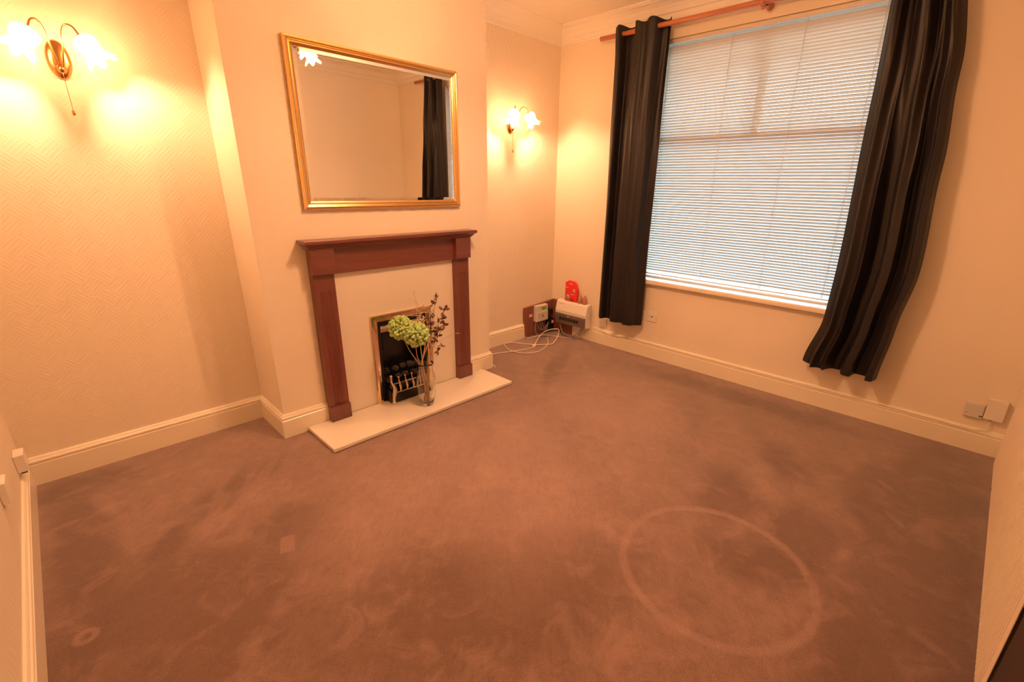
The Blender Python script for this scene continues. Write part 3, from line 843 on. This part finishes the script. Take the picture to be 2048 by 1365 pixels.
def wall_lamp(x0, label, first):
    yb = YB
    root = empty('wall_lamp', (x0, yb, 1.965)); tag(root, label, 'wall lamp', None)
    bp = MB(); rws = []
    for dd, k in ((0,1.0),(.006,1.0),(.012,.93),(.017,.78),(.020,.5),(.021,.05)):
        rws.append([(x0+.042*k*math.cos(a), yb-.0005-dd, 1.965+.078*k*math.sin(a)) for a in [2*pi*i/32 for i in range(32)]])
    bp.grid(rws, closed_u=True, caps=True); part(bp, 'back_plate', M['lampbrass'], root)
    bs = MB().lathe([(.001,0),(.016,0),(.019,.008),(.014,.018),(.006,.024),(.001,.025)], (x0,yb-.018,1.925), (0,-1,0), 16)
    part(bs, 'boss', M['lampbrass'], root)
    for s in (-1, 1):
        nk = (x0+s*.078, yb-.140, 2.045)
        ar = smoothpath([(x0+s*.006,yb-.030,1.925),(x0+s*.012,yb-.055,1.960),(x0+s*.020,yb-.075,2.010),(x0+s*.028,yb-.09,2.065),(x0+s*.042,yb-.105,2.090),(x0+s*.062,yb-.125,2.084),(x0+s*.074,yb-.137,2.060),(nk[0],nk[1],nk[2]+.004)], 6)
        part(MB().tube(ar, .0038, 8), 'arm', M['lampbrass'], root)
        glass_shade(root, nk, (s*.50, -.17, -.84), M['wallbulb'])
    pc = MB().tube([(x0,yb-.034,1.925),(x0,yb-.036,1.90),(x0,yb-.036,1.76)], .0012, 6)
    po = part(pc, 'pull_cord', M['lampbrass'], root)
    MB().lathe([(.001,0),(.005,.002),(.0075,.008),(.006,.018),(.002,.026),(.001,.028)], (x0,yb-.036,1.738), (0,0,1), 12).build('cord_bob', M['lampbrass'], po)
    return root
wall_lamp(-.545, 'brass wall lamp with two flower shades in the left alcove', True)
wall_lamp(2.238, 'brass wall lamp with two flower shades in the right alcove by the window', False)

# pendant in the middle of the room, seen in the mirror
PX, PY, PZ = .88, -1.30, 2.40
pen = tag(empty('ceiling_lamp', (PX,PY,H)), 'three armed brass ceiling lamp with flower shades, seen only in the mirror', 'ceiling lamp')
part(MB().lathe([(.001,0),(.06,0),(.058,-.012),(.03,-.028),(.010,-.036),(.001,-.036)], (PX,PY,H), (0,0,1), 24), 'ceiling_rose', M['lampbrass'], pen)
part(MB().tube([(PX,PY,H-.03),(PX,PY,2.46)], .006, 10), 'rod', M['lampbrass'], pen)
part(MB().sphere((PX,PY,2.45), .026, n=10), 'hub', M['lampbrass'], pen)
for k in range(3):
    a = 2*pi*k/3+pi/2; dx, dy = math.cos(a), math.sin(a)
    ar = smoothpath([(PX,PY,2.45),(PX+dx*.04,PY+dy*.04,2.485),(PX+dx*.10,PY+dy*.10,2.482),(PX+dx*.118,PY+dy*.118,2.445)], 6)
    part(MB().tube(ar, .004, 8), 'arm', M['lampbrass'], pen)
    glass_shade(pen, (PX+dx*.118,PY+dy*.118,2.443), (dx*.45,dy*.45,-1), M['ceilbulb'], 'pendant_shade', .045)

# ------------------------------------------------------------------ meter corner
bd = tag(MB().prism([(2.440,0.001),(2.868,0.001),(2.868,.343),(2.855,.338),(2.60,.322),(2.428,.312),(2.424,.25),(2.432,.14)], 'y', YB-.0225, YB-.0005).build('meter_backboard', M['board'], bevel=.003),
         'brown wooden board on the skirting behind the electricity meter', 'board')
bd2 = tag(MB().box((XW-.016,.085,.001),(XW-.0005,YB-.024,.345)).build('fuse_box_backboard', M['board'], bevel=.003),
         'brown wooden board on the window wall behind the white fuse box', 'board')
tag(MB().box((XW-.019,-.082,.001),(XW-.0005,.083,.126)).build('skirting_block', M['gloss'], bevel=.002), 'short pale wooden block at floor level beneath the white fuse box', 'board')
st = tag(MB().box((2.496,YB-.0237,.205),(2.545,YB-.0227,.235)).build('sticker', M['pale_print']), 'small pale sticker on the brown board left of the meter', 'sticker')

mt = tag(empty('electricity_meter', (2.615,.363,.245)), 'cream electricity meter with green display on the brown board', 'electricity meter')
part(MB().box((2.556,.315,.150),(2.728,.3630,.320)), 'housing', M['greyplastic'], mt, bevel=.008)
part(MB().box((2.560,.308,.155),(2.724,.316,.255)), 'terminal_cover', M['greyplastic'], mt, bevel=.004)
part(MB().box((2.628,.3125,.272),(2.696,.3155,.300)), 'display', M['green_lcd'], mt, bevel=.001)
part(MB().lathe([(.001,0),(.009,0),(.008,.004),(.001,.004)], (2.640,.3080,.212), (0,-1,0), 16), 'button', M['darkred'], mt)
cut = tag(empty('cutout_fuse', (2.79,.36,.12)), 'black main fuse cutout between the meter and the white fuse box', 'fuse')
part(MB().box((2.745,.300,.040),(2.813,.3630,.150)).box((2.751,.285,.105),(2.807,.300,.150)), 'fuse_body', M['black'], cut, bevel=.005)
part(MB().box((2.741,.305,.20),(2.798,.3630,.262)), 'fuse_carrier', M['soot'], cut, bevel=.006)
part(MB().box((2.755,.2838,.112),(2.789,.2848,.142)), 'label_plate', M['pale_print'], cut)
def cable(name, pts, rad, m, label, n=6, group=None, seg=7):
    o = MB().tube(smoothpath(pts, n), rad, seg).build(name, m)
    return tag(o, label, 'cable', group)
for k in range(3):
    cable('meter_tail', [(2.585+k*.035,.335,.150),(2.585+k*.035,.320,.115),(2.600+k*.040,.312,.075-k*.012),(2.650+k*.03,.312,.060-k*.010),(2.705+k*.014,.318,.085),(2.745+k*.003,.325,.110+k*.008)], .0048, M['greycable'],
          ('leftmost grey cable looping down under the meter', 'middle grey cable looping down under the meter', 'rightmost and lowest grey cable loop under the meter')[k], group='grey loops under the meter')
cable('meter_tail', [(2.568,.335,.150),(2.552,.322,.12),(2.540,.315,.07),(2.555,.300,.025),(2.62,.26,.010),(2.72,.20,.012)], .005, M['greycable'],
      'grey cable dropping from the meter left corner to the carpet')
for k in range(2):
    cable('supply_cable', [(2.80,-.10+k*.02,.14),(2.79,-.085+k*.02,.095),(2.775,-.03+k*.02,.026+k*.012),(2.770,.06+k*.01,.018+k*.012),(2.775,.14,.03),(2.800,.20,.09),(2.812,.215,.135)], .0065, M['greycable'],
          ('thick grey cable sagging lowest to the carpet under the white fuse box', 'upper of two thick grey cables sagging under the white fuse box')[k], group='thick cables under the fuse box')
cu = tag(empty('fuse_box', (2.83,.06,.24)), 'white consumer unit with smoked flap low on the window wall', 'fuse box')
ux0, ux1 = -.142, .252
part(MB().prism([(XW-.018,.130),(XW-.085,.130),(XW-.092,.145),(XW-.098,.258),(XW-.100,.268),(XW-.080,.352),(XW-.072,.366),(XW-.018,.372)], 'y', ux0, ux1), 'case', M['whiteplastic'], cu, bevel=.005)
part(MB().prism([(XW-.094,.138),(XW-.102,.140),(XW-.108,.235),(XW-.103,.243),(XW-.094,.243)], 'y', ux0+.006, ux1-.006), 'smoked_flap', M['smoke'], cu, bevel=.002)
for k in range(7):
    yy = .175-k*.036
    MB().box((XW-.1095,yy-.013,.175),(XW-.1075,yy+.013,.205)).build('breaker', M['soot'], [c for c in cu.children if c.name.startswith('smoked_flap')][0])
MB().lathe([(.001,0),(.007,0),(.006,.004),(.001,.005)], (XW-.107,.075,.222), (-1,0,0), 12).build('screw', M['whiteplastic'], [c for c in cu.children if c.name.startswith('smoked_flap')][0])
part(MB().box((XW-.0860,.150,.3380),(XW-.0840,.225,.3440)), 'printed_line', M['greyplastic'], cu)
# red pack and two small bottles on top of the unit
rp = tag(empty('red_package', (2.825,.09,.375)), 'bright red blister pack standing on top of the white fuse box', 'package')
o = part(MB().prism([(.168,.3735),(.020,.3735),(.010,.500),(.022,.525),(.030,.555),(.055,.575),(.130,.580),(.140,.566),(.165,.562)], 'x', 2.812, 2.838), 'card', M['red_card'], rp, bevel=.003)
part(MB().box((2.8100,.036,.472),(2.8117,.066,.502)), 'pale_square', M['pale_print'], rp)
part(MB().lathe([(.001,0),(.026,0),(.024,.006),(.001,.007)], (2.8118,.128,.412), (-1,0,0), 20), 'blister', M['greyprint'], rp)
part(MB().box((2.8105,.055,.376),(2.8117,.090,.400)), 'window_cutout', M['darkred'], rp)
for (ya, yb2, za, zb2) in ((.070,.115,.545,.553),(.125,.160,.505,.511),(.045,.10,.44,.446)):
    part(MB().box((2.8107,ya,za),(2.8117,yb2,zb2)), 'printed_line', M['pale_print'], rp)
for (yy, h, lab) in ((-.020,.085,'small brown glazed bottle next to the red pack on the fuse box'), (-.078,.083,'small brown glazed bottle at the curtain end of the fuse box top')):
    tag(MB().lathe([(.002,0),(.020,0),(.022,.006),(.0225,.045),(.018,.060),(.011,.068),(.009,h-.006),(.010,h),(.002,h+.001)], (2.825,yy,.3715), seg=20, caps=True).build('small_bottle', M['clay']), lab, 'bottle')

# loose white cable on the carpet
A = [(1.668,-.045,.006),(1.74,.10,.006),(1.869,.212,.006),(2.091,.134,.006),(2.278,.095,.006),(2.366,.144,.02),(2.493,.204,.05),(2.605,.211,.08),(2.688,.165,.09),(2.695,.129,.08),(2.601,.065,.05),(2.519,.038,.02),(2.461,.033,.011),(2.345,.123,.011),(2.262,.271,.007),(2.223,.345,.007),(2.150,.350,.007),(2.104,.300,.007),(2.058,.182,.007),(2.079,.063,.007),(2.133,.003,.007),(2.239,-.021,.007),(2.39,.026,.007),(2.498,.098,.010),(2.572,.178,.02)]
cable('loose_cable', A, .0038, M['cable'], 'white cable lying in loose loops on the carpet in the corner', 8)
B = [(2.40,.352,.035),(2.443,.335,.008),(2.478,.310,.007),(2.604,.268,.018),(2.668,.168,.018),(2.734,.07,.008),(2.838,-.043,.006)]
cable('thin_cable', B, .0026, M['cable'], 'thin white cable running straight across the carpet in front of the boards', 8)
plug = tag(MB().box((2.30,.100,.001),(2.325,.130,.020)).box((2.306,.13,.006),(2.310,.145,.010)).box((2.316,.13,.006),(2.320,.145,.010)).build('cable_plug', M['cable'], bevel=.003), 'tiny white plug at the end of the loose cable', 'plug')
# thin wire clipped along the top of the window skirting
W2 = [(2.850,-.12,.150),(2.846,-.28,.146),(2.845,-.33,.132),(2.844,-.40,.122),(2.844,-.50,.128),(2.847,-.60,.138),(2.8475,-1.2,.139),(2.8475,-2.0,.139),(2.8475,-2.7,.139),(2.8475,-2.93,.137),(2.846,-2.99,.140),(2.845,-3.035,.165),(2.85,-3.045,.205),(2.852,-3.045,.224)]
cable('skirting_cable', W2, .0028, M['cable'], 'thin white wire running along the top of the window wall skirting', 8)

# ------------------------------------------------------------------ sockets and boxes
def plate(name, y0, y1, z0, z1, dep=.009):
    return MB().box((XW-dep,y0,z0),(XW-.0003,y1,z1))
tv = tag(empty('aerial_socket', (XW,-.80,.38)), 'square white aerial socket plate right of the left curtain, under the window', 'socket')
part(plate('',-.843,-.757,.339,.425), 'face_plate', M['whiteplastic'], tv, bevel=.003)
part(MB().lathe([(.001,0),(.0065,0),(.006,.003),(.001,.003)], (XW-.0092,-.800,.384), (-1,0,0), 14), 'aerial_hole', M['redled'], tv)
for yy in (-.772,-.828):
    part(MB().lathe([(.001,0),(.003,0),(.0025,.0015),(.001,.0016)], (XW-.0092,yy,.384), (-1,0,0), 10), 'screw', M['greycable'], tv)
s2 = tag(empty('wall_socket', (XW,-.68,.385)), 'white socket plate mostly hidden behind the left curtain edge, next to the aerial socket', 'socket')
part(plate('',-.725,-.640,.340,.426), 'face_plate', M['whiteplastic'], s2, bevel=.003)
part(MB().box((XW-.0098,-.712,.372),(XW-.0088,-.700,.384)), 'switch', M['greyplastic'], s2)
s3 = tag(empty('wall_socket', (XW,-.28,.22)), 'white socket plate just above the skirting, below the left curtain hem', 'socket')
part(plate('',-.325,-.240,.172,.258), 'face_plate', M['whiteplastic'], s3, bevel=.003)
part(MB().box((XW-.0098,-.30,.215),(XW-.0088,-.29,.228)), 'switch', M['greyplastic'], s3)
pa = tag(empty('phone_socket', (XW,-2.965,.26)), 'lower grey white box low on the wall, left one of the pair by the radiator', 'socket')
part(MB().box((XW-.022,-3.006,.213),(XW-.0003,-2.922,.300)), 'face_plate', M['greyplastic'], pa, bevel=.004)
part(MB().lathe([(.001,0),(.003,0),(.001,.0015)], (XW-.0222,-2.935,.235), (-1,0,0), 10), 'screw', M['greycable'], pa)
part(MB().box((XW-.023,-3.004,.226),(XW-.0215,-2.990,.232)), 'port', M['shadowgap'], pa)
pb = tag(empty('junction_box', (XW,-3.05,.28)), 'taller cream box with a wire below, right one of the pair by the radiator', 'junction box')
part(MB().box((XW-.034,-3.092,.222),(XW-.0003,-3.009,.352)), 'cover', M['whiteplastic'], pb, bevel=.005)
part(MB().lathe([(.001,0),(.006,0),(.006,.006),(.001,.006)], (XW-.018,-3.045,.2225), (0,0,-1), 12), 'cable_entry', M['shadowgap'], pb)
# small boxes on the left wall
l1 = tag(empty('cable_box', (XL,.19,.23)), 'small cream box on the left wall just above the skirting, near the alcove corner', 'junction box')
part(MB().box((XL+.0003,.150,.186),(XL+.036,.240,.272)), 'cover', M['whiteplastic'], l1, bevel=.003)
part(MB().box((XL+.010,.151,.181),(XL+.030,.175,.1855)), 'cable_entry', M['shadowgap'], l1)
l2 = tag(empty('cable_box', (XL,-.41,.38)), 'small cream box on the left wall at the left picture edge, higher and nearer', 'junction box')
part(MB().box((XL+.0003,-.450,.345),(XL+.024,-.365,.430)), 'cover', M['whiteplastic'], l2, bevel=.003)
